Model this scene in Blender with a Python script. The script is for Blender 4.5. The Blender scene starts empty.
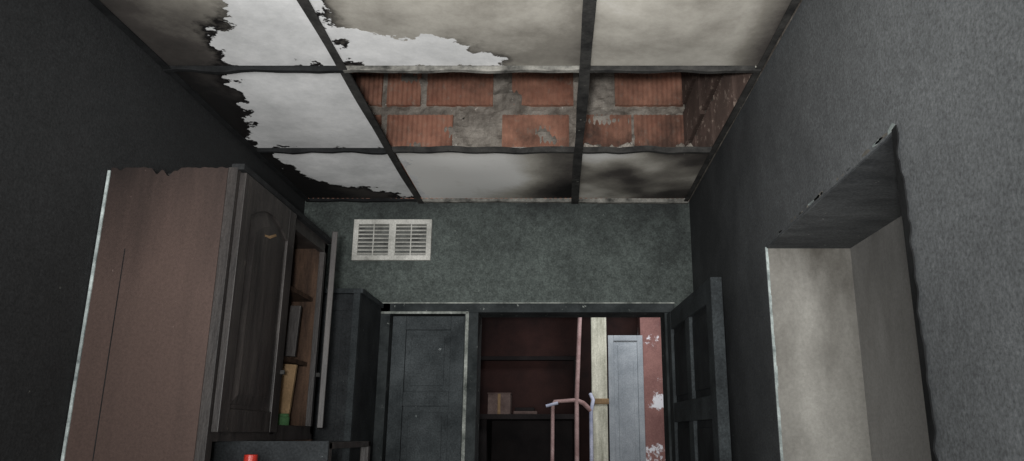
import bpy, bmesh, math, random
from mathutils import Vector, Matrix, noise
random.seed(7)
scene = bpy.context.scene
try:
    scene.view_settings.view_transform = 'Standard'
    scene.view_settings.look = 'None'
except Exception: pass

# ---------------------------------------------------------------- room dims
XL, XR, YB, YF = -1.35, 0.70, 3.88, -2.4
ZC, ZS = 2.60, 3.45

# ---------------------------------------------------------------- materials
def srgb(r, g, b):
    def f(c):
        c /= 255.0
        return c/12.92 if c <= .04045 else ((c+.055)/1.055)**2.4
    return (f(r), f(g), f(b), 1)

def new_mat(name, rough=.8, spec=.2):
    m = bpy.data.materials.new(name); m.use_nodes = True
    nt = m.node_tree
    b = nt.nodes['Principled BSDF']
    b.inputs['Roughness'].default_value = rough
    b.inputs['Specular IOR Level'].default_value = spec
    return m, nt, b

def N(nt, t, **kw):
    n = nt.nodes.new(t)
    for k, v in kw.items(): setattr(n, k, v)
    return n

def noise_node(nt, scale, detail=6, rough=.6, stretch=None):
    tc = N(nt, 'ShaderNodeTexCoord')
    n = N(nt, 'ShaderNodeTexNoise')
    n.inputs['Scale'].default_value = scale
    n.inputs['Detail'].default_value = detail
    n.inputs['Roughness'].default_value = rough
    if stretch:
        mp = N(nt, 'ShaderNodeMapping')
        mp.inputs['Scale'].default_value = stretch
        nt.links.new(tc.outputs['Object'], mp.inputs['Vector'])
        nt.links.new(mp.outputs['Vector'], n.inputs['Vector'])
    else:
        nt.links.new(tc.outputs['Object'], n.inputs['Vector'])
    return n

def ramp(nt, src, stops):
    r = N(nt, 'ShaderNodeValToRGB')
    e = r.color_ramp.elements
    while len(e) < len(stops): e.new(.5)
    for i, (p, c) in enumerate(stops):
        e[i].position = p; e[i].color = c
    nt.links.new(src, r.inputs['Fac'])
    return r

def mixc(nt, fac, a, b, mode='MIX'):
    m = N(nt, 'ShaderNodeMix', data_type='RGBA', blend_type=mode)
    for sock, v in ((m.inputs[0], fac), (m.inputs[6], a), (m.inputs[7], b)):
        if hasattr(v, 'is_linked'): nt.links.new(v, sock)
        else: sock.default_value = v
    return m.outputs[2]

def math_n(nt, op, a, b=None, clamp=False):
    m = N(nt, 'ShaderNodeMath', operation=op); m.use_clamp = clamp
    for i, v in enumerate((a, b)):
        if v is None: continue
        if hasattr(v, 'is_linked'): nt.links.new(v, m.inputs[i])
        else: m.inputs[i].default_value = v
    return m.outputs[0]

def maprange(nt, src, lo, hi, a=0., b=1.):
    mr = N(nt, 'ShaderNodeMapRange')
    for k, v in zip((1, 2, 3, 4), (lo, hi, a, b)): mr.inputs[k].default_value = v
    nt.links.new(src, mr.inputs[0]); return mr.outputs[0]

def xyz(nt):
    tc = N(nt, 'ShaderNodeTexCoord'); sp = N(nt, 'ShaderNodeSeparateXYZ')
    nt.links.new(tc.outputs['Object'], sp.inputs[0]); return sp

def bump(nt, b, src, strength=.3, dist=.01):
    bp = N(nt, 'ShaderNodeBump')
    bp.inputs['Strength'].default_value = strength
    bp.inputs['Distance'].default_value = dist
    nt.links.new(src, bp.inputs['Height'])
    nt.links.new(bp.outputs[0], b.inputs['Normal'])

def mottled(name, c1, c2, scale=4, fleck=None, fleck_amt=.72, rough=.85, spec=.15,
            stretch=None, bumps=.25, grain=.2, gscale=130, fscale=26):
    m, nt, b = new_mat(name, rough, spec)
    n = noise_node(nt, scale, 8, .65, stretch)
    r = ramp(nt, n.outputs['Fac'], [(.32, c1), (.68, c2)])
    col = r.outputs['Color']
    g = noise_node(nt, gscale, 3, .7)
    gr = ramp(nt, g.outputs['Fac'], [(.3, (1-grain,)*3+(1,)), (.7, (1+grain,)*3+(1,))])
    col = mixc(nt, 1.0, col, gr.outputs['Color'], 'MULTIPLY')
    if fleck:
        f = noise_node(nt, fscale, 9, .7)
        fr = ramp(nt, f.outputs['Fac'], [(fleck_amt, (0,0,0,1)), (fleck_amt+.03, (1,1,1,1))])
        col = mixc(nt, fr.outputs['Color'], col, fleck)
    nt.links.new(col, b.inputs['Base Color'])
    bump(nt, b, n.outputs['Fac'], bumps, .02)
    return m

# sooted wall blended from dark to light along one axis
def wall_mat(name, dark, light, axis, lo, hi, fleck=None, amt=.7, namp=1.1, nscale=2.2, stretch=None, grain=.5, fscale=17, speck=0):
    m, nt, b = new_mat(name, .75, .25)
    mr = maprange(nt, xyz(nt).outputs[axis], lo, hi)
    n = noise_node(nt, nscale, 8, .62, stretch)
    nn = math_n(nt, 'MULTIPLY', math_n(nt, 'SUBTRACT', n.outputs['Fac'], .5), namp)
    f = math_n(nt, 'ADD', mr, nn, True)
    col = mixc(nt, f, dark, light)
    g = noise_node(nt, 120, 4, .8)
    gr = ramp(nt, g.outputs['Fac'], [(.3, (1-grain,)*3+(1,)), (.7, (1+grain,)*3+(1,))])
    col = mixc(nt, 1.0, col, gr.outputs['Color'], 'MULTIPLY')
    if speck:
        # soot flocks clinging to the plaster, a few cm to a few mm
        sn = noise_node(nt, 38, 5, .8)
        sr = ramp(nt, sn.outputs['Fac'], [(.36, (1-speck,)*3+(1,)), (.64, (1+speck*.9,)*3+(1,))])
        col = mixc(nt, 1.0, col, sr.outputs['Color'], 'MULTIPLY')
    if fleck:
        fl = noise_node(nt, fscale, 10, .72)
        fr = ramp(nt, fl.outputs['Fac'], [(amt, (0,0,0,1)), (amt+.03, (1,1,1,1))])
        col = mixc(nt, fr.outputs['Color'], col, fleck)
    nt.links.new(col, b.inputs['Base Color'])
    bump(nt, b, g.outputs['Fac'], .2, .004)
    return m

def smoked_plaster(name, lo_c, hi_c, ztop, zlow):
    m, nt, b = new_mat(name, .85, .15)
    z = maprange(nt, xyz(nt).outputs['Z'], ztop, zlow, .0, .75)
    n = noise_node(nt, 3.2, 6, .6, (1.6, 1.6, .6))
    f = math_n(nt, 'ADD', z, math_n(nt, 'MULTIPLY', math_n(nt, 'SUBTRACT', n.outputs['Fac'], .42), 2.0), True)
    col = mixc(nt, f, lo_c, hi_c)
    g = noise_node(nt, 110, 3, .7)
    gr = ramp(nt, g.outputs['Fac'], [(.3, (.88,)*3+(1,)), (.7, (1.12,)*3+(1,))])
    col = mixc(nt, 1.0, col, gr.outputs['Color'], 'MULTIPLY')
    nt.links.new(col, b.inputs['Base Color'])
    bump(nt, b, n.outputs['Fac'], .1, .01)
    return m

M = {}
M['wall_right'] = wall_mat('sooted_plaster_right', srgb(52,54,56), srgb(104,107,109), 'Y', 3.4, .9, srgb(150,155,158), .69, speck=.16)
M['wall_left'] = wall_mat('sooted_plaster_left', srgb(38,39,40), srgb(52,53,54), 'Y', 3.0, 1.0, srgb(110,110,106), .68, speck=.16)
M['wall_back'] = wall_mat('sooted_plaster_back', srgb(34,37,37), srgb(78,85,82), 'Z', 2.70, 2.20, srgb(120,127,123), .66, 2.4, 2.6, (1,1,.8), .5, 40, speck=.34)
M['soffit'] = mottled('soffit_soot', srgb(58,60,62), srgb(100,102,103), 2.4, srgb(160,160,155), .66, grain=.3, stretch=(1,2.5,1))
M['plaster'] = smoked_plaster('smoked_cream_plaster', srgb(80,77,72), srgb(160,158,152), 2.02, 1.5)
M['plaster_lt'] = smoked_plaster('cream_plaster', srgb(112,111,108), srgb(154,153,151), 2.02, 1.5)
M['black'] = mottled('char_black', srgb(18,19,20), srgb(38,39,40), 9)
M['mortar'] = mottled('cement_mortar', srgb(96,89,82), srgb(172,165,156), 7, srgb(205,200,192), .64, bumps=1)
M['slab'] = mottled('concrete_slab', srgb(60,56,52), srgb(95,90,84), 3)
M['bar'] = mottled('charred_metal', srgb(34,34,34), srgb(66,65,63), 14, srgb(150,148,140), .66)
M['bar_lt'] = mottled('worn_metal', srgb(50,50,48), srgb(140,138,132), 14)
M['frame'] = mottled('sooted_frame_paint', srgb(32,36,37), srgb(62,66,67), 8, srgb(150,155,150), .64)
M['frame_lt'] = mottled('worn_frame_paint', srgb(60,66,63), srgb(170,174,168), 16)
M['door'] = mottled('sooted_door_paint', srgb(42,46,48), srgb(74,79,81), 5, srgb(130,136,136), .66, grain=.4)
M['door_dk'] = mottled('sooted_door_paint_dark', srgb(32,34,36), srgb(54,57,59), 5, srgb(120,126,126), .68, grain=.4)
M['door_bk'] = mottled('door_panel_black', srgb(24,26,28), srgb(46,49,51), 5)  # near-black tone for the recessed panels of the open leaf
M['leaf'] = mottled('sooted_leaf_paint', srgb(38,41,43), srgb(64,69,71), 5, srgb(110,116,116), .66, grain=.4)
M['vent'] = mottled('vent_plastic', srgb(150,150,144), srgb(205,204,198), 9)
M['vent_in'] = mottled('vent_backing', srgb(54,55,54), srgb(105,107,104), 14)  # darker tone of the plate behind the vent slats
M['wood_side'] = wall_mat('heat_browned_board', srgb(38,31,29), srgb(75,61,56), 'Z', 2.24, 1.80, srgb(120,106,100), .67, 1.7, 2.2, (3.4,3.4,.5), .2, 40)
M['wood_dk'] = mottled('charred_wood', srgb(30,28,28), srgb(60,56,54), 4, srgb(105,97,90), .66, stretch=(4,4,.7), rough=.5, spec=.35, grain=.25)
M['wood_in'] = mottled('cabinet_inner_board', srgb(36,28,24), srgb(80,62,50), 6, stretch=(4,4,.6))
M['tan'] = mottled('tan_board', srgb(96,78,56), srgb(140,116,88), 6)
M['white_edge'] = mottled('bare_board_edge', srgb(90,98,98), srgb(190,200,198), 16)
M['floor'] = mottled('ash_floor', srgb(50,47,45), srgb(90,86,82), 5)
M['brown_wall'] = mottled('maroon_wall', srgb(30,22,22), srgb(58,38,35), 2.5)
M['pink'] = mottled('pink_plaster', srgb(104,74,72), srgb(145,108,102), 3, srgb(215,215,220), .56, fscale=4)
M['post'] = mottled('weathered_post', srgb(140,139,124), srgb(205,203,188), 7, stretch=(4,4,.7))
M['blue_gray'] = mottled('grey_blue_paint', srgb(120,126,132), srgb(158,163,168), 4)
M['pipe'] = mottled('pipe_pvc', srgb(130,102,100), srgb(176,150,148), 9)
M['pipe_b'] = mottled('pipe_pale', srgb(140,146,170), srgb(195,198,214), 9)
M['box'] = mottled('cardboard', srgb(80,66,63), srgb(112,97,92), 8)
M['green'] = mottled('green_glass', srgb(50,80,52), srgb(76,110,72), 8)
M['red'] = mottled('red_plastic', srgb(150,40,32), srgb(195,58,45), 8, rough=.35, spec=.5)
M['dark_ob'] = mottled('dark_cupboard', srgb(22,20,21), srgb(38,34,34), 5)
M['glassy'] = mottled('bottle_plastic', srgb(120,125,130), srgb(160,165,168), 8, rough=.3, spec=.5)

def brick_mat(name, c1, c2, soot, pos=False):
    m, nt, b = new_mat(name, .9, .1)
    n = noise_node(nt, 5, 8, .7)
    r = ramp(nt, n.outputs['Fac'], [(.3, c1), (.65, c2)])
    s = noise_node(nt, 3.1, 6, .7)
    src = s.outputs['Fac']
    if pos:
        sp = xyz(nt)
        px = maprange(nt, sp.outputs['X'], -.1, .5, 0, .26)
        pz = maprange(nt, sp.outputs['Z'], 3.3, 2.9, 0, 1)
        src = math_n(nt, 'ADD', src, math_n(nt, 'MULTIPLY', px, pz))
    sr = ramp(nt, src, [(.46, (0,0,0,1)), (.72, (soot,soot,soot,1))])
    d = noise_node(nt, 23, 8, .7)
    dr = ramp(nt, d.outputs['Fac'], [(.56, (0,0,0,1)), (.68, (.75,.75,.75,1))])
    col = mixc(nt, dr.outputs['Color'], r.outputs['Color'], srgb(160,144,132))
    col = mixc(nt, sr.outputs['Color'], col, srgb(66,57,53))
    nt.links.new(col, b.inputs['Base Color'])
    bump(nt, b, n.outputs['Fac'], .4, .01)
    return m
M['brick'] = brick_mat('hollow_clay_brick', srgb(144,98,82), srgb(182,136,116), .85, True)
M['brick_dk'] = brick_mat('smoked_clay_brick', srgb(62,52,48), srgb(90,75,69), .9)

# ---------------------------------------------------------------- mesh builder
class B:
    def __init__(s, name):
        s.name = name; s.bm = bmesh.new(); s.mats = []
    def mi(s, m):
        m = M[m]
        if m not in s.mats: s.mats.append(m)
        return s.mats.index(m)
    def box(s, x0, x1, y0, y1, z0, z1, m, mat=None):
        v = [Vector((x, y, z)) for x in (x0, x1) for y in (y0, y1) for z in (z0, z1)]
        if mat: v = [mat @ p for p in v]
        v = [s.bm.verts.new(p) for p in v]
        i = s.mi(m)
        for q in ((0,1,3,2),(4,6,7,5),(0,4,5,1),(2,3,7,6),(0,2,6,4),(1,5,7,3)):
            f = s.bm.faces.new([v[k] for k in q]); f.material_index = i
        return s
    def poly(s, pts, m):
        f = s.bm.faces.new([s.bm.verts.new(p) for p in pts]); f.material_index = s.mi(m)
    def cyl(s, c, r, z0, z1, m, r2=None, seg=20):
        r2 = r if r2 is None else r2
        a = [s.bm.verts.new((c[0]+r*math.cos(t), c[1]+r*math.sin(t), z0)) for t in [2*math.pi*i/seg for i in range(seg)]]
        b = [s.bm.verts.new((c[0]+r2*math.cos(t), c[1]+r2*math.sin(t), z1)) for t in [2*math.pi*i/seg for i in range(seg)]]
        i = s.mi(m)
        for k in range(seg):
            f = s.bm.faces.new((a[k], a[(k+1)%seg], b[(k+1)%seg], b[k])); f.material_index = i
        s.bm.faces.new(a[::-1]).material_index = i
        s.bm.faces.new(b).material_index = i
    def done(s, bevel=0, solid=0, loc=None, rz=0):
        bmesh.ops.recalc_face_normals(s.bm, faces=s.bm.faces)
        me = bpy.data.meshes.new(s.name); s.bm.to_mesh(me); s.bm.free()
        for m in s.mats: me.materials.append(m)
        o = bpy.data.objects.new(s.name, me); scene.collection.objects.link(o)
        if bevel:
            md = o.modifiers.new('bevel', 'BEVEL'); md.width = bevel; md.segments = 2; md.limit_method = 'ANGLE'
        if solid:
            md = o.modifiers.new('solid', 'SOLIDIFY'); md.thickness = solid
        if loc: o.location = loc
        o.rotation_euler[2] = rz
        return o

# ---------------------------------------------------------------- room shell
B('floor').box(XL-.2, 1.2, YF-.2, 7.0, -.1, 0, 'floor').done()
B('wall_left').box(XL-.15, XL, YF, YB+.15, 0, ZS, 'wall_left').done()
B('wall_front').box(XL-.15, 1.2, YF-.15, YF, 0, ZS, 'wall_left').done()
NY0, NY1, NX, NZ = 1.47, 2.50, .987, 2.01
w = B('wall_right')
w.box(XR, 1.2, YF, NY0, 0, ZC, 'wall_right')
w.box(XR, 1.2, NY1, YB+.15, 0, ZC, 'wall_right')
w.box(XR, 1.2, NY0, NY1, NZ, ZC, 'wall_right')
w.box(NX, 1.2, NY0, NY1, 0, NZ, 'plaster_lt')
w.box(XR+.004, 1.2, YF, YB+.15, ZC, ZS, 'mortar')
w.box(XR+.006, NX, NY1-.004, NY1+.002, 0, NZ, 'plaster')
w.box(XR+.004, NX, NY0, NY1, NZ-.004, NZ+.002, 'soffit')
for k in range(60):
    z = NZ-k*.033; d = .004+.006*max(0, noise.noise(Vector((z*14, 1, 1)))+.3)
    w.box(XR+.0005, XR+.003+d, NY1-.006, NY1-.003, z-.033, z, 'white_edge')
for k in range(20):
    t = random.random(); y = NY0+(NY1-NY0)*t; L = random.uniform(.008, .035); h = random.uniform(.002, .006)
    pts = []
    for a in range(8):
        an = 2*math.pi*a/8; rr = random.uniform(.6, 1.1)
        pts.append((XR-.001, y+L*rr*math.cos(an), NZ+.002+h*(1+rr*math.sin(an))))
    w.poly(pts, random.choice(['plaster', 'soffit', 'white_edge']))
w.poly([(XR-.001, NY0+.004, NZ+.002), (XR-.001, NY0+.035, NZ+.002), (XR-.001, NY0+.03, NZ+.012), (XR-.001, NY0+.008, NZ+.02), (XR-.001, NY0-.006, NZ+.01)], 'white_edge')
w.done()

DX0, DP0, DP1, DX1, DZ = -.875, -.475, -.405, .575, 2.0
w = B('wall_back')
w.box(XL, DX0, YB, YB+.15, 0, ZC, 'wall_back')
w.box(DX0, DX1, YB, YB+.15, DZ+.04, ZC, 'wall_back')
w.box(DX1, XR, YB, YB+.15, 0, ZC, 'wall_back')
w.done()
def brick(b, x0, x1, z0, z1, mat, M4=None):
    n = max(4, int((x1-x0)/.013)); d = .026
    pts = []
    for i in range(n+1):
        x = x0+(x1-x0)*i/n
        pts.append((x, -(d if i % 2 else d-.008)))
    i = b.mi(mat)
    def V(x, y, z):
        p = Vector((x, y, z))
        return b.bm.verts.new(M4 @ p if M4 else p)
    lo = [V(x, y, z0) for x, y in pts]; hi = [V(x, y, z1) for x, y in pts]
    lb = [V(x0, .01, z0), V(x1, .01, z0)]; hb = [V(x0, .01, z1), V(x1, .01, z1)]
    for k in range(n):
        b.bm.faces.new((lo[k], lo[k+1], hi[k+1], hi[k])).material_index = i
    b.bm.faces.new((lb[0], lo[0], hi[0], hb[0])).material_index = i
    b.bm.faces.new((lo[-1], lb[1], hb[1], hi[-1])).material_index = i
    b.bm.faces.new(hi+[hb[1], hb[0]]).material_index = i
    b.bm.faces.new(lo[::-1]+[lb[0], lb[1]]).material_index = i

w = B('brick_wall_upper')
w.box(XL, XR, YB+.012, YB+.15, ZC, ZS, 'mortar')
nx, nz = 150, 62
g = [[None]*(nz+1) for _ in range(nx+1)]
for i in range(nx+1):
    for j in range(nz+1):
        x = XL+(XR-XL)*i/nx; z = ZC+.001+(ZS-ZC-.002)*j/nz
        y = YB+.004-.050*max(0, noise.noise(Vector((x*6, 3, z*8)))) - .014*noise.noise(Vector((x*30, 8, z*30)))
        g[i][j] = w.bm.verts.new((x, min(y, YB+.012), z))
mi = w.mi('mortar')
for i in range(nx):
    for j in range(nz):
        w.bm.faces.new((g[i][j], g[i+1][j], g[i+1][j+1], g[i][j+1])).material_index = mi
T = Matrix.Translation((0, YB, 0))
rows = {
 (3.15, 3.375): [(-1.34,-.975),(-.945,-.76),(-.725,-.36),(-.255,.085),(.315,.69)],
 (2.87, 3.09): [(-1.3,-.97),(-.935,-.575),(-.305,.06),(.12,.40),(.415,.69)],
 (2.61, 2.81): [(-1.34,-1.0),(-.9,-.55),(-.5,-.13),(-.08,.27),(.33,.69)],
 (3.40, 3.445): [(-1.3,-.9),(-.85,-.5),(-.45,-.1),(-.05,.3),(.35,.69)]}
for (z0, z1), l in rows.items():
    for a, c in l: brick(w, a, c, z0, z1, 'brick', T)
w.done()
w = B('brick_wall_side')
R = Matrix.Translation((XR+.004, 0, 0)) @ Matrix.Rotation(-math.pi/2, 4, 'Z')
for r, (z0, z1) in enumerate([(2.62,2.83),(2.88,3.09),(3.14,3.36)]):
    y = 1.9 - .15*(r % 2)
    while y < YB-.1:
        y2 = min(y+.36, YB-.05)
        brick(w, -y2, -y, z0, z1, 'brick_dk', R)
        y = y2+.045
w.done()
B('ceiling').box(XL-.15, 1.2, YF-.15, YB+.15, ZS, ZS+.12, 'slab').done()

# ---------------------------------------------------------------- dropped ceiling panels
cols = [(XL, -.73), (-.73, .09), (.09, XR)]
rowsY = [(YF, -1.54), (-1.54, -.76), (-.76, .02), (.02, .80), (.80, 1.58), (1.58, 2.36), (2.36, 3.13), (3.13, YB)]
polys = [
 [(-.95,1.2),(-.96,1.95),(-1.0,2.05),(-1.08,2.15),(-1.12,2.35),(-.70,2.36),(-.70,1.2)],
 [(-1.15,2.36),(-1.17,2.6),(-1.24,2.8),(-1.29,3.0),(-1.31,3.13),(-.70,3.13),(-.70,2.36)],
 [(-1.27,3.13),(-1.25,3.38),(-1.12,3.55),(-.98,3.64),(-.80,3.84),(-.70,3.84),(-.70,3.13)],
 [(-.663,2.13),(-.495,2.15),(-.41,2.14),(-.33,2.18),(-.207,2.26),(-.19,2.36),(-.72,2.36)],
]
def sdist(x, y):
    best = -9
    for P in polys:
        inside = False; d = 9; n = len(P)
        for i in range(n):
            (x1, y1), (x2, y2) = P[i], P[(i+1) % n]
            if (y1 > y) != (y2 > y) and x < (x2-x1)*(y-y1)/(y2-y1)+x1: inside = not inside
            L2 = (x2-x1)**2+(y2-y1)**2
            t = max(0, min(1, ((x-x1)*(x2-x1)+(y-y1)*(y2-y1))/L2))
            d = min(d, math.hypot(x-x1-t*(x2-x1), y-y1-t*(y2-y1)))
        d = d if inside else -d
        best = max(best, d)
    return max(-.25, min(.25, best))
def sstep(a, b, x):
    t = max(0, min(1, (x-a)/(b-a))); return t*t*(3-2*t)
def soot(c, r, x, y):
    n = noise.noise(Vector((x*3, y*3, 1)))*.5+noise.noise(Vector((x*8, y*8, 5)))*.3
    if c == 0:
        return .52+.25*sstep(-1.02, -1.30, x)+.32*sstep(2.15, 2.7, y)+.24*n
    if c == 1 and r <= 5:
        return .34+.18*n+.25*sstep(-.60, -.73, x)+.10*sstep(2.05, 2.3, y)+.1*sstep(-.0,.09,x)-.12*sstep(1.95,1.7,y)
    if c == 2 and r <= 5:
        return .31+.18*n+.40*sstep(.54, .69, x)
    if c == 1:
        return -.04+.16*n+.72*sstep(-.26, .06, x)+.4*sstep(3.5, 3.8, y+.35*(x+.1))*sstep(-.55,-.2,x)+.25*sstep(3.25,3.14,y)*sstep(-.3,-.6,x)
    return .56+.8*n-.35*sstep(3.45,3.2,y)*sstep(.45,.3,x)+.15*sstep(.5,.68,x)

mc, nt, bs = new_mat('smoked_ceiling_board', .85, .15)
at1 = N(nt, 'ShaderNodeAttribute'); at1.attribute_name = 'bare'
at2 = N(nt, 'ShaderNodeAttribute'); at2.attribute_name = 'soot'
n1 = noise_node(nt, 11, 8, .62); n2 = noise_node(nt, 7, 9, .75)
e = math_n(nt, 'ADD', at1.outputs['Fac'], math_n(nt, 'MULTIPLY', math_n(nt, 'SUBTRACT', n1.outputs['Fac'], .5), .28))
st = math_n(nt, 'MULTIPLY', e, 220, True)
s = math_n(nt, 'ADD', at2.outputs['Fac'], math_n(nt, 'MULTIPLY', math_n(nt, 'SUBTRACT', n2.outputs['Fac'], .5), .42), True)
r = ramp(nt, s, [(0, srgb(226,225,222)), (.25, srgb(182,178,169)), (.45, srgb(132,128,120)), (.7, srgb(76,72,69)), (1, srgb(28,27,27))])
wn = ramp(nt, n2.outputs['Fac'], [(.3, srgb(196,197,197)), (.7, srgb(236,236,236))])
rim = math_n(nt, 'MULTIPLY', maprange(nt, e, -.055, -.012), maprange(nt, s, .38, .55), True)
dk = mixc(nt, rim, r.outputs['Color'], srgb(24,22,22))
nt.links.new(mixc(nt, st, dk, wn.outputs['Color']), bs.inputs['Base Color'])
bump(nt, bs, st, .5, .003)
M['ceil'] = mc

root = bpy.data.objects.new('ceiling_panels', None); scene.collection.objects.link(root)
for r_, (y0, y1) in enumerate(rowsY):
    for c_, (x0, x1) in enumerate(cols):
        if r_ == 6 and c_ > 0: continue
        step = .012 if r_ >= 5 else .05
        nx = int((x1-x0)/step); ny = int((y1-y0)/step)
        vs = []; bare = []; so = []
        for j in range(ny+1):
            for i in range(nx+1):
                u, v = i/nx, j/ny
                x = x0+.006+(x1-x0-.012)*u; y = y0+.006+(y1-y0-.012)*v
                sag = -.014*math.sin(math.pi*u)*math.sin(math.pi*v)*(1+noise.noise(Vector((x*2, y*2, 9))))
                vs.append((x, y, ZC+.012+sag)); bare.append(sdist(x, y)); so.append(soot(c_, r_, x, y))
        fs = [(j*(nx+1)+i, j*(nx+1)+i+1, (j+1)*(nx+1)+i+1, (j+1)*(nx+1)+i) for j in range(ny) for i in range(nx)]
        me = bpy.data.meshes.new('panel'); me.from_pydata(vs, [], fs)
        a = me.attributes.new('bare', 'FLOAT', 'POINT'); a.data.foreach_set('value', bare)
        a = me.attributes.new('soot', 'FLOAT', 'POINT'); a.data.foreach_set('value', so)
        me.materials.append(mc)
        o = bpy.data.objects.new('panel_%d_%d' % (r_, c_), me); scene.collection.objects.link(o)
        md = o.modifiers.new('solid', 'SOLIDIFY'); md.thickness = .008; md.offset = 1
        o.parent = root
# plaster and mortar crumbs lying along the rear edge of the open bay
g = B('fallen_mortar')
for k in range(46):
    x = random.uniform(.13, .62) if k < 36 else random.uniform(-.5, .05)
    y = 3.17+abs(random.gauss(0, .035)); rr = random.uniform(.008, .026)*(1.0 if x > .1 else .6)
    m4 = Matrix.Translation((x, y, ZC+.022+rr*.5)) @ Matrix.Rotation(random.uniform(0, 3), 4, Vector((random.random(), random.random(), 1)).normalized())
    n0 = len(g.bm.verts)
    res = bmesh.ops.create_icosphere(g.bm, subdivisions=1, radius=rr, matrix=m4)
    for v in res['verts']: v.co += Vector([random.uniform(-.3, .3)*rr for _ in range(3)])
    fi = g.mi('mortar')
    for v in res['verts']:
        for f in v.link_faces: f.material_index = fi
g.done()

# T-bars (heat-warped), one object
g = B('ceiling_grid')
def bar(p0, p1, w, h, m, seg=26, seed=0, warp=.006):
    p0 = Vector(p0); p1 = Vector(p1); d = (p1-p0); side = Vector((-d.y, d.x, 0)).normalized()
    i = g.mi(m); prev = None
    for k in range(seg+1):
        t = k/seg; c = p0.lerp(p1, t)
        nz_ = Vector((0, 0, warp*noise.noise(Vector((t*5, seed, 1)))))
        ns = side*warp*noise.noise(Vector((t*6, seed, 7)))
        wv = w*(1+.25*noise.noise(Vector((t*17, seed, 3))))
        c = c+nz_+ns
        q = [g.bm.verts.new(c+side*(sx*wv/2)+Vector((0, 0, sz))) for sx, sz in ((-1,-h),(1,-h),(1,-h+.004),(.15,-h+.006),(.15,.02),(-.15,.02),(-.15,-h+.006),(-1,-h+.004))]
        if prev:
            for a in range(8):
                g.bm.faces.new((prev[a], prev[(a+1)%8], q[(a+1)%8], q[a])).material_index = i
        else: g.bm.faces.new(q).material_index = i
        prev = q
    g.bm.faces.new(prev[::-1]).material_index = i
bar((-.73, YF, ZC), (-.73, YB, ZC), .030, .012, 'bar', 60, 1, .020)
bar((.09, YF, ZC), (.09, YB, ZC), .038, .014, 'bar', 60, 2)
for k, y in enumerate([-1.54, -.76, .02, .80, 1.58, 2.36, 3.13]):
    bar((XL+.01, y, ZC), (-.73, y, ZC), .018, .008, 'black', 14, 10+k, .012)
    bar((-.73, y, ZC), (.09, y, ZC), .018, .008, 'bar_lt' if k == 5 else 'bar', 20, 20+k, .010)
    bar((.09, y, ZC), (XR-.01, y, ZC), .018, .008, 'bar', 20, 30+k, .010)
bar((XR-.02, YF+.01, ZC), (XR-.02, YB-.01, ZC), .022, .006, 'bar', 60, 3, .006)
bar((XL+.022, YF+.01, ZC), (XL+.022, YB-.01, ZC), .024, .006, 'black', 60, 4, .006)
bar((XL+.01, YB-.02, ZC), (-.73, YB-.02, ZC), .024, .006, 'black', 30, 5, .006)
bar((-.73, YB-.02, ZC), (XR-.01, YB-.02, ZC-.008), .022, .008, 'bar_lt', 30, 6, .006)
g.done()

# burnt ragged border beside niche
g = B('blistered_paint_edge')
prev = None; i = g.mi('black')
for k in range(180):
    z = NZ-k*.01125
    wd = .010+.028*max(0, .45+noise.noise(Vector((z*9, 0, 2)))+.5*noise.noise(Vector((z*31, 0, 2))))
    a = g.bm.verts.new((XR-.004, NY0+.002, z)); b_ = g.bm.verts.new((XR-.005, NY0-wd, z+.003))
    if prev: g.bm.faces.new((prev[0], prev[1], b_, a)).material_index = i
    prev = (a, b_)
g.done(solid=.003)

# ---------------------------------------------------------------- vent grille
g = B('vent_grille')
vx0, vx1, vz0, vz1 = -1.075, -.665, 2.275, 2.495
y0, y1 = YB-.022, YB-.0
fw = .026
g.box(vx0, vx1, y0, y1, vz0, vz0+fw, 'vent'); g.box(vx0, vx1, y0, y1, vz1-fw, vz1, 'vent')
mid = (vx0+vx1)/2
for a, b_ in ((vx0, vx0+fw), (mid-.018, mid+.018), (vx1-fw, vx1)):
    g.box(a, b_, y0, y1, vz0+fw, vz1-fw, 'vent')
g.box(vx0+.01, vx1-.01, YB-.004, YB, vz0+.01, vz1-.01, 'vent_in')
for a, b_ in ((vx0+fw, mid-.018), (mid+.018, vx1-fw)):
    n = 8
    for k in range(n):
        z = vz0+fw+(k+.5)*(vz1-vz0-2*fw)/n
        Mx = Matrix.Translation(((a+b_)/2, YB-.012, z)) @ Matrix.Rotation(math.radians(35), 4, 'X')
        g.box(-(b_-a)/2, (b_-a)/2, -.008, .008, -.0022, .0022, 'vent', Mx)
    g.box((a+b_)/2-.003, (a+b_)/2+.003, YB-.02, YB-.004, vz0+fw, vz1-fw, 'vent')
g.done(.0012)

# ---------------------------------------------------------------- panel door generator
def panels(g, w, h, th, cols_, rows_, m, mp, st=.09, Mx=None, z0=0):
    g.box(0, st, 0, th, z0, z0+h, m, Mx); g.box(w-st, w, 0, th, z0, z0+h, m, Mx)
    cw = (w-st*(cols_+1))/cols_
    tot = sum(rows_); ih = h-st*(len(rows_)+1)
    z = z0
    for r in [0]+list(rows_):
        if r: z += ih*r/tot
        g.box(st, w-st, .001, th-.001, z, z+st, m, Mx)
        z += st
    z = z0+st
    for r in rows_:
        hh = ih*r/tot
        for c in range(cols_):
            x = st+c*(cw+st)
            if c: g.box(x-st, x, .001, th-.001, z, z+hh, m, Mx)
            g.box(x, x+cw, th*.35, th*.65, z, z+hh, mp, Mx)
            e = min(.03, cw*.2)
            g.box(x+e, x+cw-e, th*.18, th*.82, z+e, z+hh-e, mp, Mx)
        z += hh+st

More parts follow.
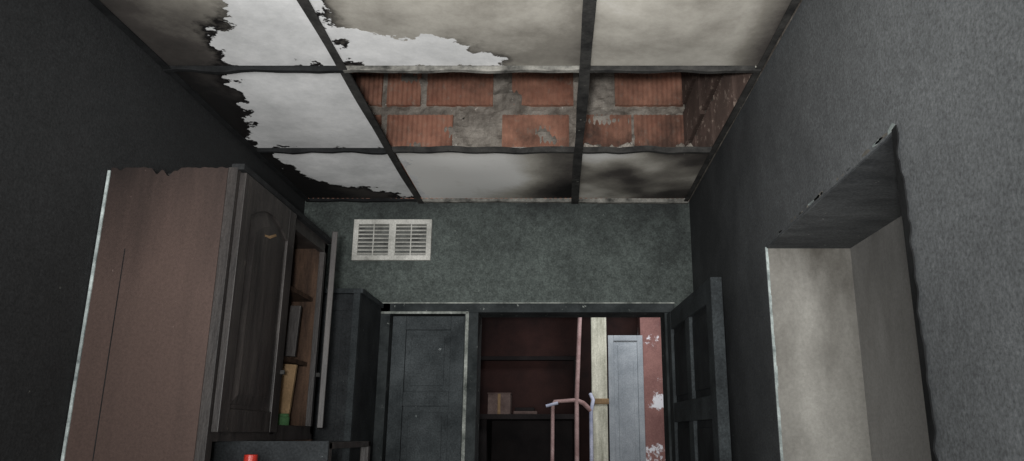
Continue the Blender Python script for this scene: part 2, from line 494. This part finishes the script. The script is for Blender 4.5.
# frame of back doorway
g = B('trim_doorway')
g.box(DX0-.03, DX0+.02, YB-.03, YB+.15, 0, DZ+.05, 'frame')
g.box(DX1-.03, DX1+.02, YB-.012, YB+.15, 0, DZ+.05, 'frame')
g.box(DX0-.03, DX1+.02, YB-.03, YB+.15, DZ, DZ+.05, 'frame')
g.box(DP0, DP1, YB-.03, YB+.15, 0, DZ, 'frame')
g.box(DP0+.005, DP0+.022, YB-.036, YB-.03, 0, DZ, 'frame_lt')
g.box(DX0-.03, DP0+.02, YB-.036, YB-.03, DZ-.008, DZ+.004, 'frame_lt')
g.box(DX0-.03, DX1+.02, YB-.038, YB-.03, DZ+.044, DZ+.051, 'frame_lt')
g.done(.002)
g = B('door_1'); panels(g, DP0-DX0-.03, DZ-.02, .04, 1, [.9, 1.1, .45], 'door', 'door', .07)
g.done(.003, loc=(DX0+.025, YB+.02, .008))
g = B('door_2'); panels(g, .95, DZ-.02, .045, 2, [1, 1, 1, .9], 'leaf', 'door_bk', .09)
g.done(.003, loc=(.552, YB-.045, .008), rz=math.radians(-90+2.2))

# ---------------------------------------------------------------- left wall cabinets
CX, CY0, CY1, CY2, CZT, CZB = -.958, 2.151, 2.63, 3.08, 2.172, 1.40
g = B('wall_cabinet')
i = g.mi('wood_side')
n = 60
xs = [XL+.012+(CX-.03-XL-.012)*k/n for k in range(n+1)]
def ztop(x):
    z = CZT+.004*noise.noise(Vector((x*60, 0, 0)))
    for c, w_, d_ in ((-1.20, .018, .024), (-1.165, .022, .03), (-1.14, .012, .012), (-1.31, .012, .012)):
        z -= d_*max(0, 1-abs(x-c)/w_)
    return z
for y in (CY0, CY0+.018):
    lo = [g.bm.verts.new((x, y, 1.22)) for x in xs]; hi = [g.bm.verts.new((x, y, ztop(x))) for x in xs]
    for k in range(n): g.bm.faces.new((lo[k], lo[k+1], hi[k+1], hi[k])).material_index = i
    if y == CY0: P = (lo, hi)
    else:
        for k in range(n):
            g.bm.faces.new((P[1][k], P[1][k+1], hi[k+1], hi[k])).material_index = g.mi('black')
            g.bm.faces.new((P[0][k], P[0][k+1], lo[k+1], lo[k])).material_index = i
        for e_ in (0, -1): g.bm.faces.new((P[0][e_], P[1][e_], hi[e_], lo[e_])).material_index = i
g.box(XL+.004, XL+.012, CY0-.004, CY0+.02, 1.22, CZT-.01, 'white_edge')
g.box(-1.262, -1.259, CY0-.0015, CY0, 1.25, CZT-.25, 'black')
g.box(XL+.004, XL+.03, CY0+.02, CY2, CZB, CZT-.03, 'wood_dk')
g.box(XL+.004, CX-.02, CY0+.02, CY2, CZT-.03, CZT-.012, 'wood_dk')
g.box(XL+.004, CX-.02, CY0+.02, CY2, CZB, CZB+.018, 'wood_dk')
g.box(XL+.03, CX-.03, CY1-.01, CY1+.01, CZB, CZT-.03, 'wood_in')
g.box(XL+.004, CX-.001, CY2-.018, CY2, CZB-.1, CZT-.02, 'wood_in')
for z in (1.66, 1.92): g.box(XL+.03, CX-.04, CY1+.01, CY2-.02, z, z+.016, 'wood_in')
g.box(CX-.028, CX, CY0-.002, CY0+.035, 1.22, CZT, 'wood_dk')
g.box(CX-.022, CX-.001, CY1-.02, CY1+.02, CZB, CZT-.01, 'wood_dk')
g.box(CX-.022, CX-.001, CY2-.04, CY2, CZB, CZT-.01, 'wood_dk')
g.box(CX-.022, CX-.001, CY0+.035, CY2, CZT-.05, CZT-.005, 'wood_dk')
g.box(CX-.022, CX-.001, CY0+.035, CY2, CZB-.02, CZB+.03, 'wood_dk')
g.box(CX-.02, CX+.018, CY0+.0, CY2, CZT-.006, CZT+.012, 'black')
g.done(.0015)

def cab_door(name, w_, h_, loc, rz):
    g = B(name); st = .065
    g.box(0, st, 0, .02, 0, h_, 'wood_dk'); g.box(w_-st, w_, 0, .02, 0, h_, 'wood_dk')
    g.box(st, w_-st, .001, .02, 0, st, 'wood_dk')
    n = 14; i = g.mi('wood_dk')
    for y in (.001, .02):
        a = []; b_ = []
        for k in range(n+1):
            t = k/n; x = st+(w_-2*st)*t
            a.append(g.bm.verts.new((x, y, h_))); b_.append(g.bm.verts.new((x, y, h_-st-.05+.05*math.sin(math.pi*t))))
        for k in range(n): g.bm.faces.new((a[k], a[k+1], b_[k+1], b_[k])).material_index = i
        if y < .01: A = b_
        else:
            for k in range(n): g.bm.faces.new((A[k], A[k+1], b_[k+1], b_[k])).material_index = i
    g.box(st, w_-st, .008, .014, st, h_-st, 'wood_dk')
    o1 = []; o2 = []
    for ins, y, lst in ((.012, .008, o1), (.045, .0, o2)):
        x0_, x1_ = st+ins, w_-st-ins
        lst += [(x0_, y, st+ins), (x1_, y, st+ins)]
        for k in range(9):
            t = 1-k/8; lst.append((x0_+(x1_-x0_)*t, y, h_-st-ins-.05+.05*math.sin(math.pi*t)))
    v1 = [g.bm.verts.new(p) for p in o1]; v2 = [g.bm.verts.new(p) for p in o2]
    for k in range(len(v1)): g.bm.faces.new((v1[k], v1[(k+1)%len(v1)], v2[(k+1)%len(v1)], v2[k])).material_index = i
    g.bm.faces.new(v2).material_index = i
    if rz > 0:
        g.poly([(w_*.40,-.0012,h_*.80),(w_*.50,-.0012,h_*.805),(w_*.62,-.0012,h_*.835),(w_*.60,-.0012,h_*.842),(w_*.48,-.0012,h_*.815),(w_*.40,-.0012,h_*.808)], 'tan')
    g.cyl((w_-.03, -.010), .008, h_*.25, h_*.25+.014, 'bar')
    return g.done(.002, loc=loc, rz=rz)
cab_door('cabinet_door', .455, .755, (CX+.022, CY0+.012, CZB+.005), math.radians(90))
cab_door('cabinet_door', .40, .70, (CX+.012, CY2+.0, CZB+.02), math.radians(-90+17))
g = B('loose_boards')
for x, y, w_, z0_, a, m in ((-1.02, 2.72, .05, 1.68, 3, 'wood_in'), (-1.10, 2.8, .09, 1.68, -4, 'wood_in'), (-1.0, 2.86, .04, 1.68, 2, 'wood_dk'), (-1.2, 2.75, .06, 1.68, 0, 'wood_dk'),
        (-1.04, 2.78, .035, 1.94, 5, 'wood_dk'), (-1.09, 2.95, .07, 1.94, -3, 'wood_in'), (-1.14, 2.98, .05, 1.68, 6, 'tan')):
    Mx = Matrix.Translation((x, y, z0_)) @ Matrix.Rotation(math.radians(a), 4, 'Y')
    g.box(-w_/2, w_/2, -.008, .008, 0, .19, m, Mx)
g.done(.001)
g = B('leaning_plank')
Mx = Matrix.Translation((-1.03, 2.90, 1.42)) @ Matrix.Rotation(math.radians(4), 4, 'Y')
g.box(-.03, .03, -.008, .008, 0, .235, 'tan', Mx)
g.box(-.03, .03, -.012, -.008, .02, .05, 'wood_in', Mx)
g.done(.001)
g = B('cardboard_carton'); g.box(-1.10,-1.02,2.70,2.80,1.419,1.60,'tan'); g.box(-1.102,-1.018,2.698,2.75,1.60,1.604,'tan'); g.box(-1.102,-1.018,2.752,2.802,1.60,1.604,'tan'); g.done(.001)
g = B('green_jar'); g.cyl((-1.0,2.84),.025,1.419,1.46,'green'); g.cyl((-1.0,2.84),.022,1.46,1.472,'green'); g.done(.002)

# tall pantry cabinet at back left
g = B('pantry_cabinet')
px0, px1, py0, py1, pz = XL+.006, -.90, 3.42, YB-.04, 2.02
g.box(px0, px1, py0+.02, py1, 0, pz, 'door_dk')
g.box(px0, px1+.012, py0-.006, py1, pz, pz+.022, 'leaf')
hw = (px1-px0)/2
for k in range(2):
    for z_ in (1.04, .06):
        panels(g, hw-.004, .95, .02, 1, [1], 'door_dk', 'door_dk', .05, Matrix.Translation((px0+.002+k*hw, py0, z_)))
g.box(px1-.03, px1-.0, py0-.004, py0+.02, .0, pz, 'leaf')
g.done(.0015)

# shelf unit below cabinets
g = B('shelf_unit')
sx0, sx1, sy0, sy1 = XL+.005, -.70, 2.42, 2.95
for z in (.25, .75, 1.20, 1.355):
    g.box(sx0, sx1, sy0, sy1, z, z+.02, 'wood_dk')
for x in (sx0, sx1-.03):
    for y in (sy0, sy1-.03): g.box(x, x+.03, y, y+.03, 0, 1.375, 'wood_dk')
g.box(sx0+.03, sx1, sy0-.012, sy0, 1.30, 1.38, 'door_dk')
g.done(.002)
g = B('red_capped_bottle'); g.cyl((-.86,2.22),.035,.951,1.22,'glassy'); g.cyl((-.86,2.22),.035,1.22,1.27,'glassy',.014); g.cyl((-.86,2.22),.02,1.27,1.345,'red',.018); g.done(.002)
g = B('kitchen_counter')
g.box(XL+.006, -.75, .6, 2.38, .88, .95, 'wood_dk'); g.box(XL+.006, -.80, .62, 2.36, 0, .88, 'wood_dk')
for k in range(4): g.box(-.80, -.785, .64+k*.43, 1.04+k*.43, .1, .84, 'wood_side')
g.done(.003)

# ---------------------------------------------------------------- space beyond the doorway
B('wall_far').box(-2.2, 1.2, 6.0, 6.15, 0, 2.9, 'brown_wall').done()
B('wall_yard_left').box(-2.3, -2.2, YB+.15, 6.0, 0, 2.9, 'brown_wall').done()
B('wall_yard_right').box(1.2, 1.3, YB+.15, 6.15, 0, 2.9, 'pink').done()
B('ceiling_porch').box(-2.3, 1.3, YB+.15, 6.15, 2.9, 3.0, 'slab').done()
B('floor_porch').box(-2.3, XL-.2, YB+.15, 6.15, -.1, 0, 'floor').done()
B('wall_plaster_pier').box(.60, 1.19, 5.55, 5.75, 0, 2.89, 'pink').done(.004)
g = B('wooden_post'); g.box(.235, .345, 5.42, 5.5, 0, 2.89, 'post'); g.box(.225, .355, 5.41, 5.51, 0, .1, 'post'); g.box(.225,.355,5.41,5.51,1.60,1.64,'tan'); g.done(.006)
g = B('metal_door'); panels(g, .25, 2.09, .035, 1, [1, 1], 'blue_gray', 'blue_gray', .04); g.done(.003, loc=(.36, 5.50, .0))
g = B('storage_cupboard')
g.box(-.95, -.50, 5.5, 5.95, 0, 1.5, 'dark_ob'); g.box(-.97, .15, 5.45, 5.97, 1.5, 1.535, 'dark_ob')
g.box(-.50, .13, 5.93, 5.95, 0, 1.5, 'dark_ob')
for z in (.5, 1.0): g.box(-.50, .13, 5.5, 5.93, z, z+.02, 'dark_ob')
g.box(.11, .15, 5.48, 5.95, 0, 1.5, 'dark_ob'); g.box(-.97,.15,5.9,5.97,1.95,1.98,'dark_ob')
g.box(-.95,-.93,5.9,5.97,1.535,1.95,'dark_ob'); g.box(.12,.14,5.9,5.97,1.535,1.95,'dark_ob')
g.done(.003)
g = B('cardboard_box'); g.box(-.50, -.34, 5.55, 5.7, 1.536, 1.68, 'box'); g.box(-.43,-.41,5.548,5.55,1.536,1.68,'tan'); g.box(-.505,-.335,5.545,5.705,1.68,1.686,'box'); g.done(.002)
g = B('folded_cloth'); g.box(-.32,-.15,5.58,5.75,1.536,1.56,'box'); g.box(-.31,-.17,5.59,5.74,1.56,1.585,'dark_ob'); g.done(.006)

def pipe(name, pts, r, m, par=None):
    cu = bpy.data.curves.new(name, 'CURVE'); cu.dimensions = '3D'; cu.bevel_depth = r; cu.bevel_resolution = 4
    sp = cu.splines.new('POLY'); sp.points.add(len(pts)-1)
    for p, q in zip(sp.points, pts): p.co = (*q, 1)
    cu.materials.append(M[m])
    o = bpy.data.objects.new(name, cu); scene.collection.objects.link(o)
    if par: o.parent = par
    return o
e = bpy.data.objects.new('water_pipes', None); scene.collection.objects.link(e)
pipe('riser', [(.15,5.2,2.88),(.15,5.2,2.2),(.125,5.2,1.63),(.12,5.2,0)], .015, 'pipe', e)
pipe('branch', [(.12,5.2,1.62),(-.02,5.2,1.61),(-.035,5.2,1.59),(-.045,5.2,0)], .013, 'pipe', e)
pipe('stub', [(.22,5.2,0),(.22,5.2,1.55),(.235,5.2,1.62),(.22,5.25,1.66)], .013, 'pipe_b', e)
pipe('elbow', [(.12,5.2,1.62),(.17,5.2,1.60),(.22,5.2,1.55)], .015, 'pipe', e)
pipe('pipe_highlight', [(-.08,5.17,1.58),(.0,5.17,1.60)], .010, 'pipe_b', e)  # pale blue rod standing in for a small highlight by the branch

# ---------------------------------------------------------------- lights
def area(name, loc, target, size, power, col=(1,1,1), sy=None):
    l = bpy.data.lights.new(name, 'AREA'); l.energy = power; l.size = size; l.color = col
    if sy: l.shape = 'RECTANGLE'; l.size_y = sy
    o = bpy.data.objects.new(name, l); scene.collection.objects.link(o)
    o.location = loc
    o.rotation_euler = (Vector(target)-Vector(loc)).to_track_quat('-Z', 'Y').to_euler()
    return o
area('daylight_behind', (-.2, -1.0, 1.35), (-.1, 3.0, 2.5), 1.1, 88, (1, 1, .99))
sl = bpy.data.lights.new('phone_torch', 'SPOT'); sl.energy = 270; sl.spot_size = math.radians(72); sl.spot_blend = 1; sl.shadow_soft_size = .04; sl.color = (1, .99, .97)
so_ = bpy.data.objects.new('phone_torch', sl); scene.collection.objects.link(so_)
so_.location = (-.05, -.12, 1.42); so_.rotation_euler = (Vector((-.25, 3.3, 2.9))-so_.location).to_track_quat('-Z', 'Y').to_euler()
area('porch_fill', (.6, 4.7, 2.75), (.65, 5.5, 1.2), .4, 14, (.95, .98, 1))  # unseen area lamp, added to brighten the right side beyond the doorway
w = bpy.data.worlds.new('world'); scene.world = w; w.use_nodes = True
w.node_tree.nodes['Background'].inputs[0].default_value = (.75, .85, .9, 1)
w.node_tree.nodes['Background'].inputs[1].default_value = .3

# ---------------------------------------------------------------- camera
cd = bpy.data.cameras.new('camera'); cam = bpy.data.objects.new('camera', cd); scene.collection.objects.link(cam)
cd.sensor_width = 36; cd.lens = 760/1024*36; cd.shift_x = -46/1024; cd.clip_start = .02
cam.location = (0, 0, 1.4); cam.rotation_euler = (math.radians(105), 0, 0)
scene.camera = cam
